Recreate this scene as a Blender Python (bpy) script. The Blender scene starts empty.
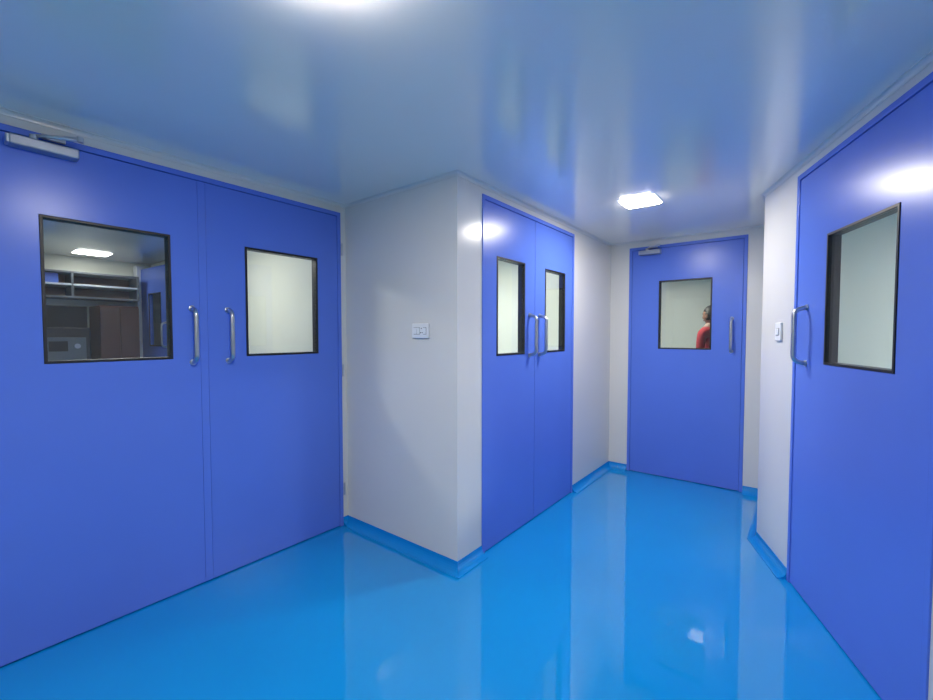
import bpy, bmesh, math
from mathutils import Matrix, Vector

scene = bpy.context.scene
try:
    scene.view_settings.view_transform = 'Standard'
    scene.view_settings.look = 'None'
except Exception:
    pass
COL = scene.collection

# ------------------------------------------------------------------ materials
def mat(name, col, rough=0.4, metal=0.0, spec=0.5, var=0.0, vscale=3.0, bump=0.0, bscale=8.0, coat=0.0, coat_r=0.05):
    m = bpy.data.materials.new(name); m.use_nodes = True
    nt = m.node_tree; b = nt.nodes["Principled BSDF"]
    b.inputs["Base Color"].default_value = (*col, 1)
    b.inputs["Roughness"].default_value = rough
    b.inputs["Metallic"].default_value = metal
    b.inputs["Specular IOR Level"].default_value = spec
    b.inputs["Coat Weight"].default_value = coat
    b.inputs["Coat Roughness"].default_value = coat_r
    tc = nt.nodes.new("ShaderNodeTexCoord")
    if var > 0:
        n = nt.nodes.new("ShaderNodeTexNoise"); n.inputs["Scale"].default_value = vscale
        n.inputs["Detail"].default_value = 3
        r = nt.nodes.new("ShaderNodeValToRGB")
        r.color_ramp.elements[0].position = 0.3; r.color_ramp.elements[1].position = 0.7
        r.color_ramp.elements[0].color = (*[c*(1-var) for c in col], 1)
        r.color_ramp.elements[1].color = (*[min(1, c*(1+var)) for c in col], 1)
        nt.links.new(tc.outputs["Object"], n.inputs["Vector"])
        nt.links.new(n.outputs["Fac"], r.inputs["Fac"])
        nt.links.new(r.outputs["Color"], b.inputs["Base Color"])
    if bump > 0:
        n2 = nt.nodes.new("ShaderNodeTexNoise"); n2.inputs["Scale"].default_value = bscale
        n2.inputs["Detail"].default_value = 1
        bp = nt.nodes.new("ShaderNodeBump"); bp.inputs["Strength"].default_value = bump
        bp.inputs["Distance"].default_value = 0.01
        nt.links.new(tc.outputs["Object"], n2.inputs["Vector"])
        nt.links.new(n2.outputs["Fac"], bp.inputs["Height"])
        nt.links.new(bp.outputs["Normal"], b.inputs["Normal"])
    return m

def emis(name, col, st):
    m = bpy.data.materials.new(name); m.use_nodes = True
    nt = m.node_tree; nt.nodes.clear()
    e = nt.nodes.new("ShaderNodeEmission"); e.inputs[0].default_value = (*col, 1); e.inputs[1].default_value = st
    o = nt.nodes.new("ShaderNodeOutputMaterial"); nt.links.new(e.outputs[0], o.inputs[0])
    return m

def glass_mat():
    m = bpy.data.materials.new("window_glass"); m.use_nodes = True
    nt = m.node_tree; nt.nodes.clear()
    t = nt.nodes.new("ShaderNodeBsdfTransparent"); t.inputs[0].default_value = (0.97, 0.99, 0.98, 1)
    g = nt.nodes.new("ShaderNodeBsdfGlossy"); g.inputs["Roughness"].default_value = 0.01
    lw = nt.nodes.new("ShaderNodeLayerWeight"); lw.inputs["Blend"].default_value = 0.5
    p = nt.nodes.new("ShaderNodeMath"); p.operation = 'POWER'; p.inputs[1].default_value = 5
    ma = nt.nodes.new("ShaderNodeMath"); ma.operation = 'MULTIPLY_ADD'; ma.inputs[1].default_value = 0.9; ma.inputs[2].default_value = 0.04
    mx = nt.nodes.new("ShaderNodeMixShader")
    o = nt.nodes.new("ShaderNodeOutputMaterial")
    nt.links.new(lw.outputs["Facing"], p.inputs[0]); nt.links.new(p.outputs[0], ma.inputs[0])
    nt.links.new(ma.outputs[0], mx.inputs[0]); nt.links.new(t.outputs[0], mx.inputs[1])
    nt.links.new(g.outputs[0], mx.inputs[2]); nt.links.new(mx.outputs[0], o.inputs[0])
    return m

M_DOOR = mat("blue_door_paint", (0.108, 0.205, 0.72), 0.27, spec=0.32, var=0.03, vscale=1.5, bump=0.03, bscale=5)
M_WALL = mat("wall_panel", (0.71, 0.70, 0.67), 0.19, spec=0.38, var=0.02, vscale=1.2, bump=0.03, bscale=3)
M_PALE = mat("room_wall_pale", (0.79, 0.81, 0.70), 0.4, var=0.02)
M_CEIL = mat("ceiling_panel", (0.92, 0.88, 0.80), 0.20, spec=0.9, var=0.02, vscale=0.8, bump=0.03, bscale=1.5, coat=0.6, coat_r=0.13)
M_FLOOR = mat("epoxy_floor", (0.004, 0.300, 0.72), 0.025, spec=0.5, var=0.03, vscale=1.5, bump=0.03, bscale=3, coat=0.6, coat_r=0.02)
M_COVE = mat("epoxy_cove", (0.004, 0.26, 0.70), 0.08)
M_BLACK = mat("black_gasket", (0.008, 0.008, 0.01), 0.45)
M_STEEL = mat("brushed_steel", (0.55, 0.57, 0.6), 0.28, metal=1.0, var=0.05, vscale=30)
M_SILVER = mat("silver_paint", (0.36, 0.39, 0.45), 0.35, metal=0.8)
M_PLAST = mat("white_plastic", (0.8, 0.82, 0.84), 0.3)
M_DARK = mat("dark_slot", (0.03, 0.03, 0.035), 0.5)
M_BROWN = mat("brown_laminate", (0.13, 0.055, 0.04), 0.4, var=0.1, vscale=6)
M_GREY = mat("grey_laminate", (0.16, 0.18, 0.20), 0.4, var=0.05)
M_WHITE = mat("white_frame", (0.75, 0.8, 0.85), 0.35)
M_GLASS = glass_mat()
M_LED = emis("led_diffuser", (1.0, 0.95, 0.89), 150)
M_LED2 = emis("led_diffuser_room", (1.0, 0.97, 0.90), 150)
M_LED4 = emis("led_diffuser_bay", (1.0, 0.97, 0.90), 115)
M_LED3 = emis("led_diffuser_dim", (1.0, 0.98, 0.95), 14)

CEIL = 2.145

# ------------------------------------------------------------------ helpers
def frame(p0, p1):
    dx = Vector((p1[0]-p0[0], p1[1]-p0[1], 0)).normalized()
    dy = Vector((-dx.y, dx.x, 0))
    return Matrix(((dx.x, dy.x, 0, p0[0]), (dx.y, dy.y, 0, p0[1]), (0, 0, 1, 0), (0, 0, 0, 1)))

def obj_from_bm(name, bm, mats, parent=None, mw=None, smooth=False):
    bmesh.ops.recalc_face_normals(bm, faces=bm.faces)
    me = bpy.data.meshes.new(name); bm.to_mesh(me); bm.free()
    for m in (mats if isinstance(mats, (list, tuple)) else [mats]):
        me.materials.append(m)
    if smooth:
        for p in me.polygons: p.use_smooth = True
    ob = bpy.data.objects.new(name, me); COL.objects.link(ob)
    if parent: ob.parent = parent
    if mw is not None: ob.matrix_basis = mw
    return ob

def empty(name, mw=None, parent=None):
    e = bpy.data.objects.new(name, None); COL.objects.link(e)
    e.empty_display_size = 0.1
    if parent: e.parent = parent
    if mw is not None: e.matrix_basis = mw
    return e

def plate(name, s0, s1, z0, z1, d0, d1, holes, m, parent=None, mw=None, bevel=0.0):
    xs = sorted(set([s0, s1] + [min(max(v, s0), s1) for h in holes for v in (h[0], h[1])]))
    zs = sorted(set([z0, z1] + [min(max(v, z0), z1) for h in holes for v in (h[2], h[3])]))
    nx, nz = len(xs)-1, len(zs)-1
    def solid(i, j):
        if i < 0 or j < 0 or i >= nx or j >= nz: return False
        cx, cz = (xs[i]+xs[i+1])/2, (zs[j]+zs[j+1])/2
        return not any(h[0] < cx < h[1] and h[2] < cz < h[3] for h in holes)
    bm = bmesh.new(); V = {}
    def v(i, j, k):
        if (i, j, k) not in V:
            V[(i, j, k)] = bm.verts.new((xs[i], d1 if k else d0, zs[j]))
        return V[(i, j, k)]
    for i in range(nx):
        for j in range(nz):
            if not solid(i, j): continue
            bm.faces.new((v(i, j, 0), v(i+1, j, 0), v(i+1, j+1, 0), v(i, j+1, 0)))
            bm.faces.new((v(i, j, 1), v(i, j+1, 1), v(i+1, j+1, 1), v(i+1, j, 1)))
            if not solid(i-1, j): bm.faces.new((v(i, j, 0), v(i, j+1, 0), v(i, j+1, 1), v(i, j, 1)))
            if not solid(i+1, j): bm.faces.new((v(i+1, j, 0), v(i+1, j, 1), v(i+1, j+1, 1), v(i+1, j+1, 0)))
            if not solid(i, j-1): bm.faces.new((v(i, j, 0), v(i, j, 1), v(i+1, j, 1), v(i+1, j, 0)))
            if not solid(i, j+1): bm.faces.new((v(i, j+1, 0), v(i+1, j+1, 0), v(i+1, j+1, 1), v(i, j+1, 1)))
    ob = obj_from_bm(name, bm, m, parent, mw)
    if bevel > 0:
        b = ob.modifiers.new("bevel", 'BEVEL'); b.width = bevel; b.segments = 2; b.limit_method = 'ANGLE'
    return ob

def box(name, s0, s1, d0, d1, z0, z1, m, parent=None, bevel=0.003, mw=None):
    return plate(name, s0, s1, z0, z1, d0, d1, [], m, parent, mw, bevel)

def cyl(name, p, axis, r, L, m, parent=None, seg=20):
    bm = bmesh.new()
    bmesh.ops.create_cone(bm, cap_ends=True, segments=seg, radius1=r, radius2=r, depth=L)
    rot = Vector((0, 0, 1)).rotation_difference(Vector(axis)).to_matrix().to_4x4()
    bmesh.ops.transform(bm, matrix=Matrix.Translation(p) @ rot, verts=bm.verts)
    ob = obj_from_bm(name, bm, m, parent)
    b = ob.modifiers.new("bevel", 'BEVEL'); b.width = r*0.12; b.segments = 2; b.limit_method = 'ANGLE'
    return ob

def tube(name, pts, r, m, parent=None, seg=12):
    pts = [Vector(p) for p in pts]
    bm = bmesh.new(); rings = []
    up = Vector((1, 0, 0))
    for i, p in enumerate(pts):
        t = (pts[min(i+1, len(pts)-1)] - pts[max(i-1, 0)]).normalized()
        a = up - t*up.dot(t)
        if a.length < 0.05: a = Vector((0, 1, 0)) - t*t.y
        a.normalize(); b = t.cross(a)
        rings.append([bm.verts.new(p + a*r*math.cos(k*2*math.pi/seg) + b*r*math.sin(k*2*math.pi/seg)) for k in range(seg)])
    for i in range(len(rings)-1):
        for k in range(seg):
            bm.faces.new((rings[i][k], rings[i][(k+1) % seg], rings[i+1][(k+1) % seg], rings[i+1][k]))
    bm.faces.new(rings[0]); bm.faces.new(rings[-1])
    return obj_from_bm(name, bm, m, parent, smooth=True)

def sweep(name, path, prof, m, closed=False):
    """sweep a closed (offset,z) profile along a floor-plan path; offset goes to the room side (right of travel)"""
    P = [Vector((p[0], p[1])) for p in path]; n = len(P)
    bm = bmesh.new(); rings = []
    for i in range(n):
        def nrm(a, b):
            d = (b-a).normalized(); return Vector((d.y, -d.x))
        if closed: n1 = nrm(P[i-1], P[i]); n2 = nrm(P[i], P[(i+1) % n])
        elif i == 0: n1 = n2 = nrm(P[0], P[1])
        elif i == n-1: n1 = n2 = nrm(P[-2], P[-1])
        else: n1 = nrm(P[i-1], P[i]); n2 = nrm(P[i], P[i+1])
        mt = (n1+n2).normalized(); mt = mt / max(0.3, mt.dot(n1))
        rings.append([bm.verts.new((P[i].x+mt.x*o, P[i].y+mt.y*o, z)) for o, z in prof])
    k = len(prof); rng = n if closed else n-1
    for i in range(rng):
        a, b = rings[i], rings[(i+1) % n]
        for j in range(k):
            bm.faces.new((a[j], a[(j+1) % k], b[(j+1) % k], b[j]))
    if not closed:
        bm.faces.new(rings[0]); bm.faces.new(rings[-1])
    return obj_from_bm(name, bm, m)

# ------------------------------------------------------------------ plan
XL, YR, XM, YF, XR = -2.40, 1.757, -1.435, 4.09, -0.177
D = (-0.180, 3.185)
dr = Vector((0.359, -0.933)).normalized()
YB = -3.0
tB = (D[1]-YB)/-dr.y
RB = (D[0]+dr.x*tB, YB)
H = 2.09
T = 0.10

F_left = frame((XL, YB), (XL, YR))
F_ret = frame((XL, YR), (XM, YR))
F_mid = frame((XM, YR), (XM, YF))
F_far = frame((XM, YF), (XR, YF))
F_rret = frame((XR, YF), D)
F_right = frame(D, RB)

W = lambda a: a - YB
d1 = (W(-0.02), W(1.718)); d2 = (1.980-YR, 3.235-YR); d3 = (-1.262-XM, -0.335-XM); E0 = 0.452; d4 = (E0, E0+0.98)
plate("wall_left", 0, YR-YB, 0, CEIL, 0, T, [(d1[0], d1[1], -1, H)], M_WALL, mw=F_left)
plate("wall_return", 0.0, XM-XL, 0, CEIL, 0, T, [], M_WALL, mw=F_ret)
plate("wall_middle", T, YF-YR, 0, CEIL, 0, T, [(d2[0], d2[1], -1, H)], M_WALL, mw=F_mid)
plate("wall_far", 0, XR-XM, 0, CEIL, 0, T, [(d3[0], d3[1], -1, H)], M_WALL, mw=F_far)
plate("wall_right_return", 0, YF-D[1]+0.0, 0, CEIL, 0.002, T, [], M_WALL, mw=F_rret)
plate("wall_right", 0, tB, 0, CEIL, 0, T, [(d4[0], d4[1], -1, H)], M_WALL, mw=F_right)
# outer shell and partitions of the rooms behind the doors
def slab(name, x0, x1, y0, y1, z0, z1, m):
    return box(name, x0, x1, y0, y1, z0, z1, m, bevel=0)
slab("wall_back", -6.4, 4.1, YB-0.1, YB, 0, CEIL, M_PALE)
slab("wall_outer_left", -6.4, -6.3, YB, 7.1, 0, CEIL, M_PALE)
slab("wall_outer_right", 4.0, 4.1, YB, 7.1, 0, CEIL, M_PALE)
slab("wall_outer_far", -6.3, 4.0, 7.0, 7.1, 0, CEIL, M_PALE)
slab("wall_partition_left", -6.3, XL-T, YR, YR+T, 0, CEIL, M_PALE)
slab("wall_partition_middle", -6.3, XM-T, YF, YF+T, 0, CEIL, M_PALE)
slab("wall_partition_right", XR+T, 4.0, YF, YF+T, 0, CEIL, M_PALE)
slab("floor", -6.4, 4.1, YB-0.1, 7.1, -0.1, 0, M_FLOOR)
slab("ceiling", -6.4, 4.1, YB-0.1, 7.1, CEIL, CEIL+0.1, M_CEIL)

# coving
def cove_prof(r=0.046):
    pr = [(0.0, 0.0), (0.0, r+0.010), (0.003, r+0.010)]
    for i in range(7):
        a = math.pi/2*i/6
        pr.append((0.003 + r*(1-math.cos(a)), r + 0.003 - r*math.sin(a)))
    pr.append((0.003+r, 0.0))
    return pr
def onr(t): return (D[0]+dr.x*t, D[1]+dr.y*t)
sweep("baseboard_left", [(XL, YB), (XL, -0.02)], cove_prof(), M_COVE)
sweep("baseboard_return", [(XL, 1.719), (XL, YR), (XM, YR), (XM, 1.979)], cove_prof(), M_COVE)
sweep("baseboard_middle", [(XM, 3.236), (XM, YF), (-1.263, YF)], cove_prof(), M_COVE)
sweep("baseboard_far", [(-0.334, YF), (XR, YF), D, onr(E0-0.001)], cove_prof(), M_COVE)
sweep("baseboard_right", [onr(d4[1]+0.001), RB], cove_prof(), M_COVE)
# cornice
r = 0.016
pr = [(0, CEIL), (0, CEIL-r-0.006), (0.003, CEIL-r-0.006)]
for i in range(6):
    a = math.pi/2*i/5
    pr.append((0.003+r-r*math.cos(a), CEIL-0.003-r+r*math.sin(a)))
pr.append((r+0.003, CEIL))
sweep("trim_cornice", [(XL, YB), (XL, YR), (XM, YR), (XM, YF), (XR, YF), D, RB], pr, M_WALL)

# ------------------------------------------------------------------ doors
def handle(parent, s, z0=1.15, z1=1.42, d=0.004, name="pull_handle"):
    e = empty(name, parent=parent)
    pts = []
    off = 0.055; R = 0.035; zc0, zc1 = z0, z1
    pts.append((s, d, zc0)); pts.append((s, d-off*0.35, zc0+0.002))
    for i in range(7):
        a = math.pi/2*i/6
        pts.append((s, d-off+R-R*math.sin(a)+0.0, zc0+0.004+R-R*math.cos(a)))
    for i in range(7):
        a = math.pi/2*(1-i/6)
        pts.append((s, d-off+R-R*math.sin(a), zc1-0.004-R+R*math.cos(a)))
    pts.append((s, d-off*0.35, zc1-0.002)); pts.append((s, d, zc1))
    tube("grip", pts, 0.0105, M_STEEL, e)
    for k, z in enumerate((z0, z1)):
        cyl("rose_%d" % (k+1), (s, d-0.003, z), (0, 1, 0), 0.015, 0.008, M_STEEL, e)

def closer(parent, s0, s1, flip=False):
    e = empty("door_closer", parent=parent)
    box("body", s0, s1, -0.056, -0.002, 2.008, 2.048, M_SILVER, e, bevel=0.006)
    box("end_cap", s0-0.008, s0+0.012, -0.052, -0.004, 2.011, 2.045, M_STEEL, e, bevel=0.004)
    sp = s0+(s1-s0)*0.35
    cyl("spindle", (sp, -0.032, 2.056), (0, 0, 1), 0.013, 0.022, M_STEEL, e)
    se = s1-0.005
    tube("arm_main", [(sp, -0.032, 2.064), (sp+0.5*(se-sp), -0.075, 2.067), (se, -0.10, 2.069)], 0.007, M_STEEL, e)
    tube("arm_link", [(se, -0.10, 2.076), (se-0.035, -0.06, 2.080), (se-0.06, -0.012, 2.084)], 0.006, M_STEEL, e)
    cyl("elbow", (se, -0.10, 2.073), (0, 0, 1), 0.011, 0.02, M_STEEL, e)
    box("bracket", se-0.10, se-0.03, -0.020, -0.004, 2.068, 2.088, M_STEEL, e, bevel=0.003)

def door(name, F, s0, s1, leaves, strip=None, clos=None, hinges=()):
    e = empty(name, F)
    fw = 0.026
    plate("frame", s0+0.0005, s1-0.0005, 0, H-0.0005, -0.006, T+0.006, [(s0+fw, s1-fw, -1, H-fw)], M_DOOR, e, bevel=0.002)
    for i, (a, b, w, hs) in enumerate(leaves):
        n = i+1
        plate("leaf_%d" % n, a, b, 0.007, H-fw-0.003, -0.001, 0.043, [w], M_DOOR, e, bevel=0.0015)
        g = 0.011
        plate("window_gasket_%d" % n, w[0]+0.0005, w[1]-0.0005, w[2]+0.0005, w[3]-0.0005, -0.004, 0.046,
              [(w[0]+g, w[1]-g, w[2]+g, w[3]-g)], M_BLACK, e, bevel=0.001)
        box("window_pane_%d" % n, w[0]+g+0.0002, w[1]-g-0.0002, 0.004, 0.009, w[2]+g+0.0002, w[3]-g-0.0002, M_GLASS, e, bevel=0)
        if hs is not None: handle(e, hs, d=0.0, name="pull_handle_%d" % n)
    if strip is not None:
        box("meeting_strip", strip[0], strip[1], -0.005, -0.001, 0.01, H-fw-0.004, M_DOOR, e, bevel=0.001)
    k = 0
    for hsx in hinges:
        for z in (0.25, 1.05, 1.85):
            k += 1
            cyl("hinge_%d" % k, (hsx, -0.010, z), (0, 0, 1), 0.006, 0.08, M_STEEL, e, 12)
    if clos: closer(e, *clos)
    return e

a0, a1 = d1
door("door_1", F_left, a0, a1,
     [(a0+0.028, W(0.905)-0.002, (W(0.30), W(0.75), 1.17, 1.77), W(0.835)),
      (W(0.905)+0.002, a1-0.028, (W(1.10), W(1.545), 1.17, 1.77), W(1.005))],
     strip=(W(0.870), W(0.905)), clos=(W(0.22), W(0.42)), hinges=(a1+0.006,))
mm_ = lambda y: y-YR
door("door_2", F_mid, d2[0], d2[1],
     [(d2[0]+0.028, mm_(2.60)-0.002, (mm_(2.13), mm_(2.463), 1.16, 1.76), mm_(2.525)),
      (mm_(2.60)+0.002, d2[1]-0.028, (mm_(2.745), mm_(3.075), 1.16, 1.76), mm_(2.665))], hinges=())
q = lambda x: x-XM
door("door_3", F_far, d3[0], d3[1],
     [(d3[0]+0.028, d3[1]-0.028, (q(-1.0), q(-0.58), 1.16, 1.77), q(-0.435))], clos=(q(-1.16), q(-0.98)))
door("door_4", F_right, d4[0], d4[1],
     [(d4[0]+0.028, d4[1]-0.028, (0.457+0.300, 0.457+0.772, 1.155, 1.735), 0.457+0.13)])

# ------------------------------------------------------------------ switches
def switch(name, F, s, z, w=0.13, h=0.085, gangs=4):
    e = empty(name, F)
    box("plate", s-w/2, s+w/2, -0.012, -0.0, z-h/2, z+h/2, M_PLAST, e, bevel=0.004)
    gw = (w-0.03)/gangs
    for i in range(gangs):
        x = s-w/2+0.015+gw*i
        if i == gangs-2 and gangs > 2:
            for k, (ox, oz) in enumerate(((0.5, 0.014), (0.25, -0.01), (0.75, -0.01))):
                cyl("socket_hole_%d" % (k+1), (x+gw*ox, -0.0125, z+oz), (0, 1, 0), 0.003, 0.003, M_DARK, e, 10)
        else:
            box("rocker_%d" % (i+1), x+0.002, x+gw-0.002, -0.017, -0.011, z-0.018, z+0.018, M_PLAST, e, bevel=0.002)
            box("rocker_gap_%d" % (i+1), x+0.0005, x+gw-0.0005, -0.0128, -0.0118, z-0.020, z+0.020, M_DARK, e, bevel=0)
switch("light_switch", F_ret, -1.70-XL, 1.31)
switch("light_switch", F_right, 0.457-0.185, 1.305, 0.075, 0.10, 2)

# ------------------------------------------------------------------ lamps
def led(name, x, y, s, m, proud=0.008):
    e = empty(name, Matrix.Translation((x, y, 0)))
    o = plate("housing", -s/2-0.008, s/2+0.008, -s/2-0.008, s/2+0.008, 0, proud*0.6, [(-s/2+0.01, s/2-0.01, -s/2+0.01, s/2-0.01)], M_PLAST, e, bevel=0.001)
    o.matrix_basis = Matrix.Translation((0, 0, CEIL)) @ Matrix.Rotation(math.radians(-90), 4, 'X')
    bm = bmesh.new()
    bmesh.ops.create_cube(bm, size=1)
    bmesh.ops.transform(bm, matrix=Matrix.Translation((0, 0, CEIL-proud/2)) @ Matrix.Diagonal((s, s, proud, 1)), verts=bm.verts)
    vert_edges = [ed for ed in bm.edges if abs(ed.verts[0].co.z-ed.verts[1].co.z) > proud*0.5]
    bmesh.ops.bevel(bm, geom=vert_edges, offset=0.025, segments=5, affect='EDGES', profile=0.5)
    obj_from_bm("diffuser", bm, m, e)
    return e
led("added_fill_light", -0.82, 2.86, 0.21, M_LED)
led("added_fill_light", -0.82, 0.53, 0.22, M_LED, 0.028)
led("added_fill_light", -0.60, -1.78, 0.22, M_LED)
led("added_fill_light", -3.40, 0.90, 0.24, M_LED4)  # unseen lamp, added to brighten the pale partition behind the left doors
led("added_fill_light", -5.85, 1.12, 0.28, M_LED3)
led("added_fill_light", -2.60, 3.00, 0.28, M_LED2)
led("added_fill_light", -1.60, 5.60, 0.28, M_LED4)
led("added_fill_light", 1.80, 2.90, 0.34, M_LED2)

# ------------------------------------------------------------------ things in the room behind door_1
cab = empty("storage_cabinet", Matrix.Translation((-6.28, 1.30, 0)))
box("carcass", 0, 0.45, -0.14, 0.20, 0.05, 1.60, M_BROWN, cab)
box("plinth", 0.02, 0.42, -0.13, 0.19, 0.0, 0.05, M_DARK, cab)
box("door_left", 0.45, 0.468, -0.138, 0.028, 0.07, 1.58, M_BROWN, cab)
box("door_right", 0.45, 0.468, 0.032, 0.198, 0.07, 1.58, M_BROWN, cab)
tube("knob_bar_left", [(0.485, 0.015, 0.9), (0.485, 0.015, 1.02)], 0.005, M_STEEL, cab)
tube("knob_bar_right", [(0.485, 0.045, 0.9), (0.485, 0.045, 1.02)], 0.005, M_STEEL, cab)
sh = empty("wall_shelf_unit", Matrix.Translation((-6.299, 1.0, 0)))
box("top_board", 0, 0.32, -0.6, 0.55, 1.93, 1.95, M_GREY, sh)
box("mid_board", 0, 0.32, -0.6, 0.55, 1.80, 1.82, M_WHITE, sh)
box("bottom_board", 0, 0.32, -0.6, 0.55, 1.67, 1.69, M_GREY, sh)
box("back_panel", 0, 0.012, -0.6, 0.55, 1.67, 1.95, M_BROWN, sh)
for i, yy in enumerate((-0.6, -0.03, 0.53)):
    box("side_%d" % (i+1), 0, 0.32, yy, yy+0.02, 1.69, 1.95, M_GREY, sh)
box("blue_box", 0.05, 0.28, -0.35, -0.12, 1.82, 1.92, M_DOOR, sh)
wb = empty("lab_workbench", Matrix.Translation((-6.28, 0.72, 0)))
box("worktop", 0, 0.6, -0.5, 0.42, 0.86, 0.90, M_GREY, wb)
for i, (xx, yy) in enumerate(((0.02, -0.48), (0.54, -0.48), (0.02, 0.36), (0.54, 0.36))):
    box("leg_%d" % (i+1), xx, xx+0.04, yy, yy+0.04, 0, 0.86, M_STEEL, wb)
box("splashback", 0.0, 0.02, -0.5, 0.42, 0.90, 1.60, M_DARK, wb)
inst = empty("lab_instrument", Matrix.Translation((-6.0, 0.88, 0.901)))
box("body", -0.2, 0.2, -0.22, 0.2, 0.0, 0.46, M_DARK, inst, bevel=0.015)
box("front_panel", 0.2, 0.212, -0.18, 0.16, 0.05, 0.36, M_GREY, inst)
box("display", 0.212, 0.216, -0.12, 0.02, 0.22, 0.32, M_BLACK, inst)
cyl("dial", (0.22, 0.09, 0.27), (1, 0, 0), 0.025, 0.02, M_STEEL, inst)

e5 = empty("door_5", frame((-6.18, 1.640), (-5.36, 1.690)))
plate("leaf", 0, 0.80, 0.007, 2.06, -0.02, 0.02, [(0.22, 0.55, 1.16, 1.76)], M_DOOR, e5, bevel=0.002)
plate("window_gasket", 0.216, 0.554, 1.156, 1.764, -0.024, -0.018, [(0.23, 0.54, 1.17, 1.75)], M_BLACK, e5)
box("window_pane", 0.221, 0.549, -0.003, 0.003, 1.161, 1.759, M_GLASS, e5, bevel=0)
handle(e5, 0.70, d=-0.02)
box("jamb", -0.11, -0.002, -0.06, 0.02, 0, 2.10, M_WHITE, e5)

# ------------------------------------------------------------------ person behind door_3
M_SKIN = mat("skin", (0.30, 0.15, 0.09), 0.5)
M_RED = mat("red_shirt", (0.45, 0.02, 0.04), 0.8, var=0.08, vscale=12)
M_PANT = mat("dark_trousers", (0.03, 0.035, 0.06), 0.8)
M_HAIR = mat("black_hair", (0.01, 0.008, 0.007), 0.6)
M_EYE = mat("eye_white", (0.8, 0.8, 0.78), 0.3)
M_LIP = mat("lips", (0.25, 0.08, 0.06), 0.5)

def skin_mesh(name, verts, edges, radii, root, mats, parent, sub=2, classify=None):
    me = bpy.data.meshes.new(name); me.from_pydata([Vector(v) for v in verts], edges, []); me.update()
    ob = bpy.data.objects.new(name, me); COL.objects.link(ob)
    ob.modifiers.new("skin", 'SKIN')
    sk = me.skin_vertices[0].data if me.skin_vertices else None
    if sk is None:
        bpy.context.view_layer.objects.active = ob
        return ob
    for i, rr in enumerate(radii):
        sk[i].radius = rr if isinstance(rr, tuple) else (rr, rr)
        sk[i].use_root = (i == root)
    s = ob.modifiers.new("sub", 'SUBSURF'); s.levels = sub; s.render_levels = sub
    dg = bpy.context.evaluated_depsgraph_get(); dg.update()
    nm = bpy.data.meshes.new_from_object(ob.evaluated_get(dg))
    ob.modifiers.clear(); ob.data = nm
    nm.materials.clear()
    for mm in mats: nm.materials.append(mm)
    for p in nm.polygons:
        p.use_smooth = True
        if classify: p.material_index = classify(p.center)
    ob.parent = parent
    return ob

per = empty("person_in_red_shirt", Matrix.Translation((-0.80, 5.70, 0)) @ Matrix.Rotation(math.radians(150), 4, 'Z'))
V = [(0, 0, .90), (0, 0, 1.05), (0.01, 0, 1.22), (0, 0, 1.32), (0, 0, 1.38), (0.01, 0, 1.44),
     (0, .17, 1.30), (-.01, .21, 1.08), (.06, .23, .86), (0, -.17, 1.30), (-.01, -.21, 1.08), (.06, -.23, .86),
     (0, .09, .84), (.02, .10, .47), (0, .10, .09), (.15, .11, .035),
     (0, -.09, .84), (.02, -.10, .47), (0, -.10, .09), (.15, -.11, .035), (-.03, .10, .05), (-.03, -.10, .05)]
Eg = [(0, 1), (1, 2), (2, 3), (3, 4), (4, 5), (3, 6), (6, 7), (7, 8), (3, 9), (9, 10), (10, 11),
      (0, 12), (12, 13), (13, 14), (14, 15), (0, 16), (16, 17), (17, 18), (18, 19), (14, 20), (18, 21)]
R = [(.13, .11), (.12, .10), (.14, .11), (.12, .09), .055, .05, .055, .043, .028, .055, .043, .028,
     .085, .055, .04, .03, .085, .055, .04, .03, .035, .035]
def cls(c):
    if c.z < 0.085: return 3
    if abs(c.y) > .17 and c.z < 1.07: return 0
    if c.z > 1.375: return 0
    if c.z < 0.90: return 2
    return 1
skin_mesh("body", V, Eg, R, 0, [M_SKIN, M_RED, M_PANT, M_HAIR], per, 2, cls)
for sgn, nm in ((1, "left"), (-1, "right")):
    hv = [(.06, .23*sgn, .86), (.07, .232*sgn, .82), (.075, .234*sgn, .785)]
    skin_mesh("palm_"+nm, hv, [(0, 1), (1, 2)], [(.026, .022), (.036, .016), (.036, .014)], 0, [M_SKIN], per, 2)
    for f, (ox, L) in enumerate(((-.027, .06), (-.009, .072), (.009, .078), (.027, .07))):
        b = Vector((.075+ox, .234*sgn, .785))
        skin_mesh("finger_%s_%d" % (nm, f+1), [b, b+Vector((.004, -.004*sgn, -L*.45)), b+Vector((.006, -.014*sgn, -L*.75)), b+Vector((.006, -.026*sgn, -L))],
                  [(0, 1), (1, 2), (2, 3)], [.009, .0085, .008, .006], 0, [M_SKIN], per, 1)
    b = Vector((.098, .232*sgn, .835))
    skin_mesh("thumb_"+nm, [b, b+Vector((.025, -.008*sgn, -.025)), b+Vector((.033, -.018*sgn, -.055))], [(0, 1), (1, 2)], [.012, .010, .008], 0, [M_SKIN], per, 1)
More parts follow.
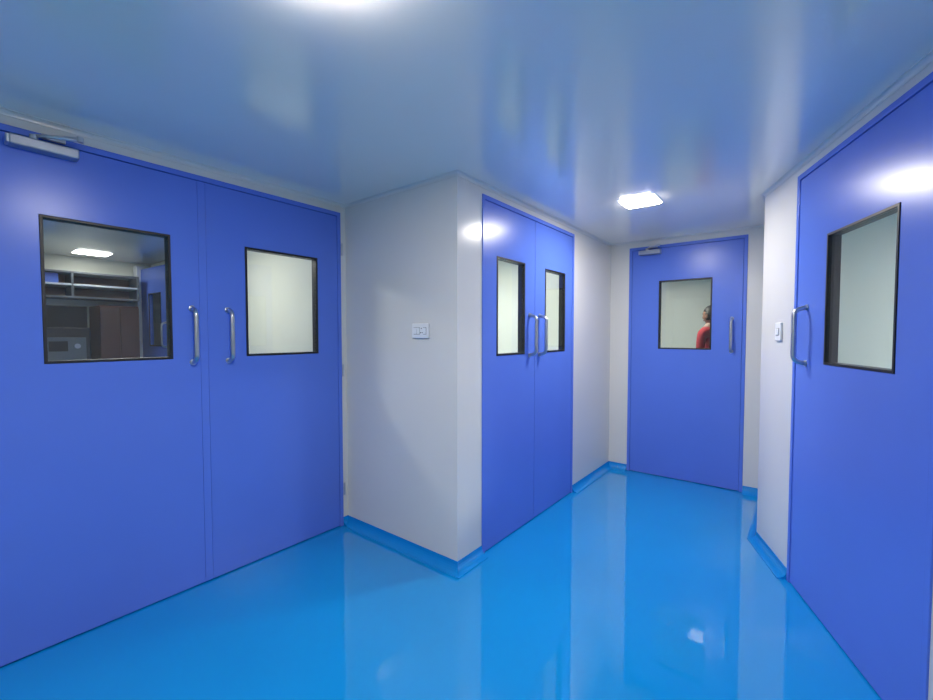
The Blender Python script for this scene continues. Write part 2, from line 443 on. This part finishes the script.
# head
hc = Vector((0.02, 0, 1.51))
bm = bmesh.new(); bmesh.ops.create_uvsphere(bm, u_segments=32, v_segments=24, radius=1)
for v in bm.verts:
    x, y, z = v.co
    w = 1.0 - 0.28*max(0, -z)
    fx = x*0.092*w + (0.012*max(0, -z) if x > 0 else 0)
    v.co = Vector((fx, y*0.074*w, z*0.112)) + hc
obj_from_bm("head", bm, M_SKIN, per, smooth=True)
bm = bmesh.new(); bmesh.ops.create_uvsphere(bm, u_segments=32, v_segments=24, radius=1)
for v in bm.verts:
    x, y, z = v.co
    v.co = Vector((x*0.100-0.008, y*0.082, z*0.118+0.006)) + hc
bmesh.ops.delete(bm, geom=[v for v in bm.verts if (v.co.z-hc.z) < 0.045 and (v.co.x-hc.x) > 0.015 or (v.co.z-hc.z) < -0.06], context='VERTS')
hair = obj_from_bm("hair", bm, M_HAIR, per, smooth=True)
so = hair.modifiers.new("sol", 'SOLIDIFY'); so.thickness = 0.008
def blob(name, c, s, m):
    bm = bmesh.new(); bmesh.ops.create_uvsphere(bm, u_segments=16, v_segments=10, radius=1)
    bmesh.ops.transform(bm, matrix=Matrix.Translation(c) @ Matrix.Diagonal((*s, 1)), verts=bm.verts)
    return obj_from_bm(name, bm, m, per, smooth=True)
blob("nose", hc+Vector((.096, 0, -.018)), (.016, .012, .022), M_SKIN)
blob("mouth", hc+Vector((.084, 0, -.055)), (.008, .022, .007), M_LIP)
for sgn, nm in ((1, "left"), (-1, "right")):
    blob("eye_"+nm, hc+Vector((.078, .03*sgn, .004)), (.010, .013, .008), M_EYE)
    blob("iris_"+nm, hc+Vector((.087, .03*sgn, .004)), (.003, .005, .005), M_HAIR)
    blob("brow_"+nm, hc+Vector((.083, .03*sgn, .024)), (.006, .017, .003), M_HAIR)
    blob("ear_"+nm, hc+Vector((-.005, .076*sgn, -.005)), (.018, .008, .030), M_SKIN)

# ------------------------------------------------------------------ world + camera
w = bpy.data.worlds.new("world"); scene.world = w; w.use_nodes = True
w.node_tree.nodes["Background"].inputs[0].default_value = (0.5, 0.6, 0.8, 1)
w.node_tree.nodes["Background"].inputs[1].default_value = 0.1

cd = bpy.data.cameras.new("camera"); cam = bpy.data.objects.new("camera", cd); COL.objects.link(cam)
cd.sensor_width = 36; cd.lens = 36*425/933
cam.location = (0, 0, 1.29)
cam.rotation_euler = (math.radians(90-2.1), 0, math.radians(38))
cd.clip_start = 0.02
scene.camera = cam
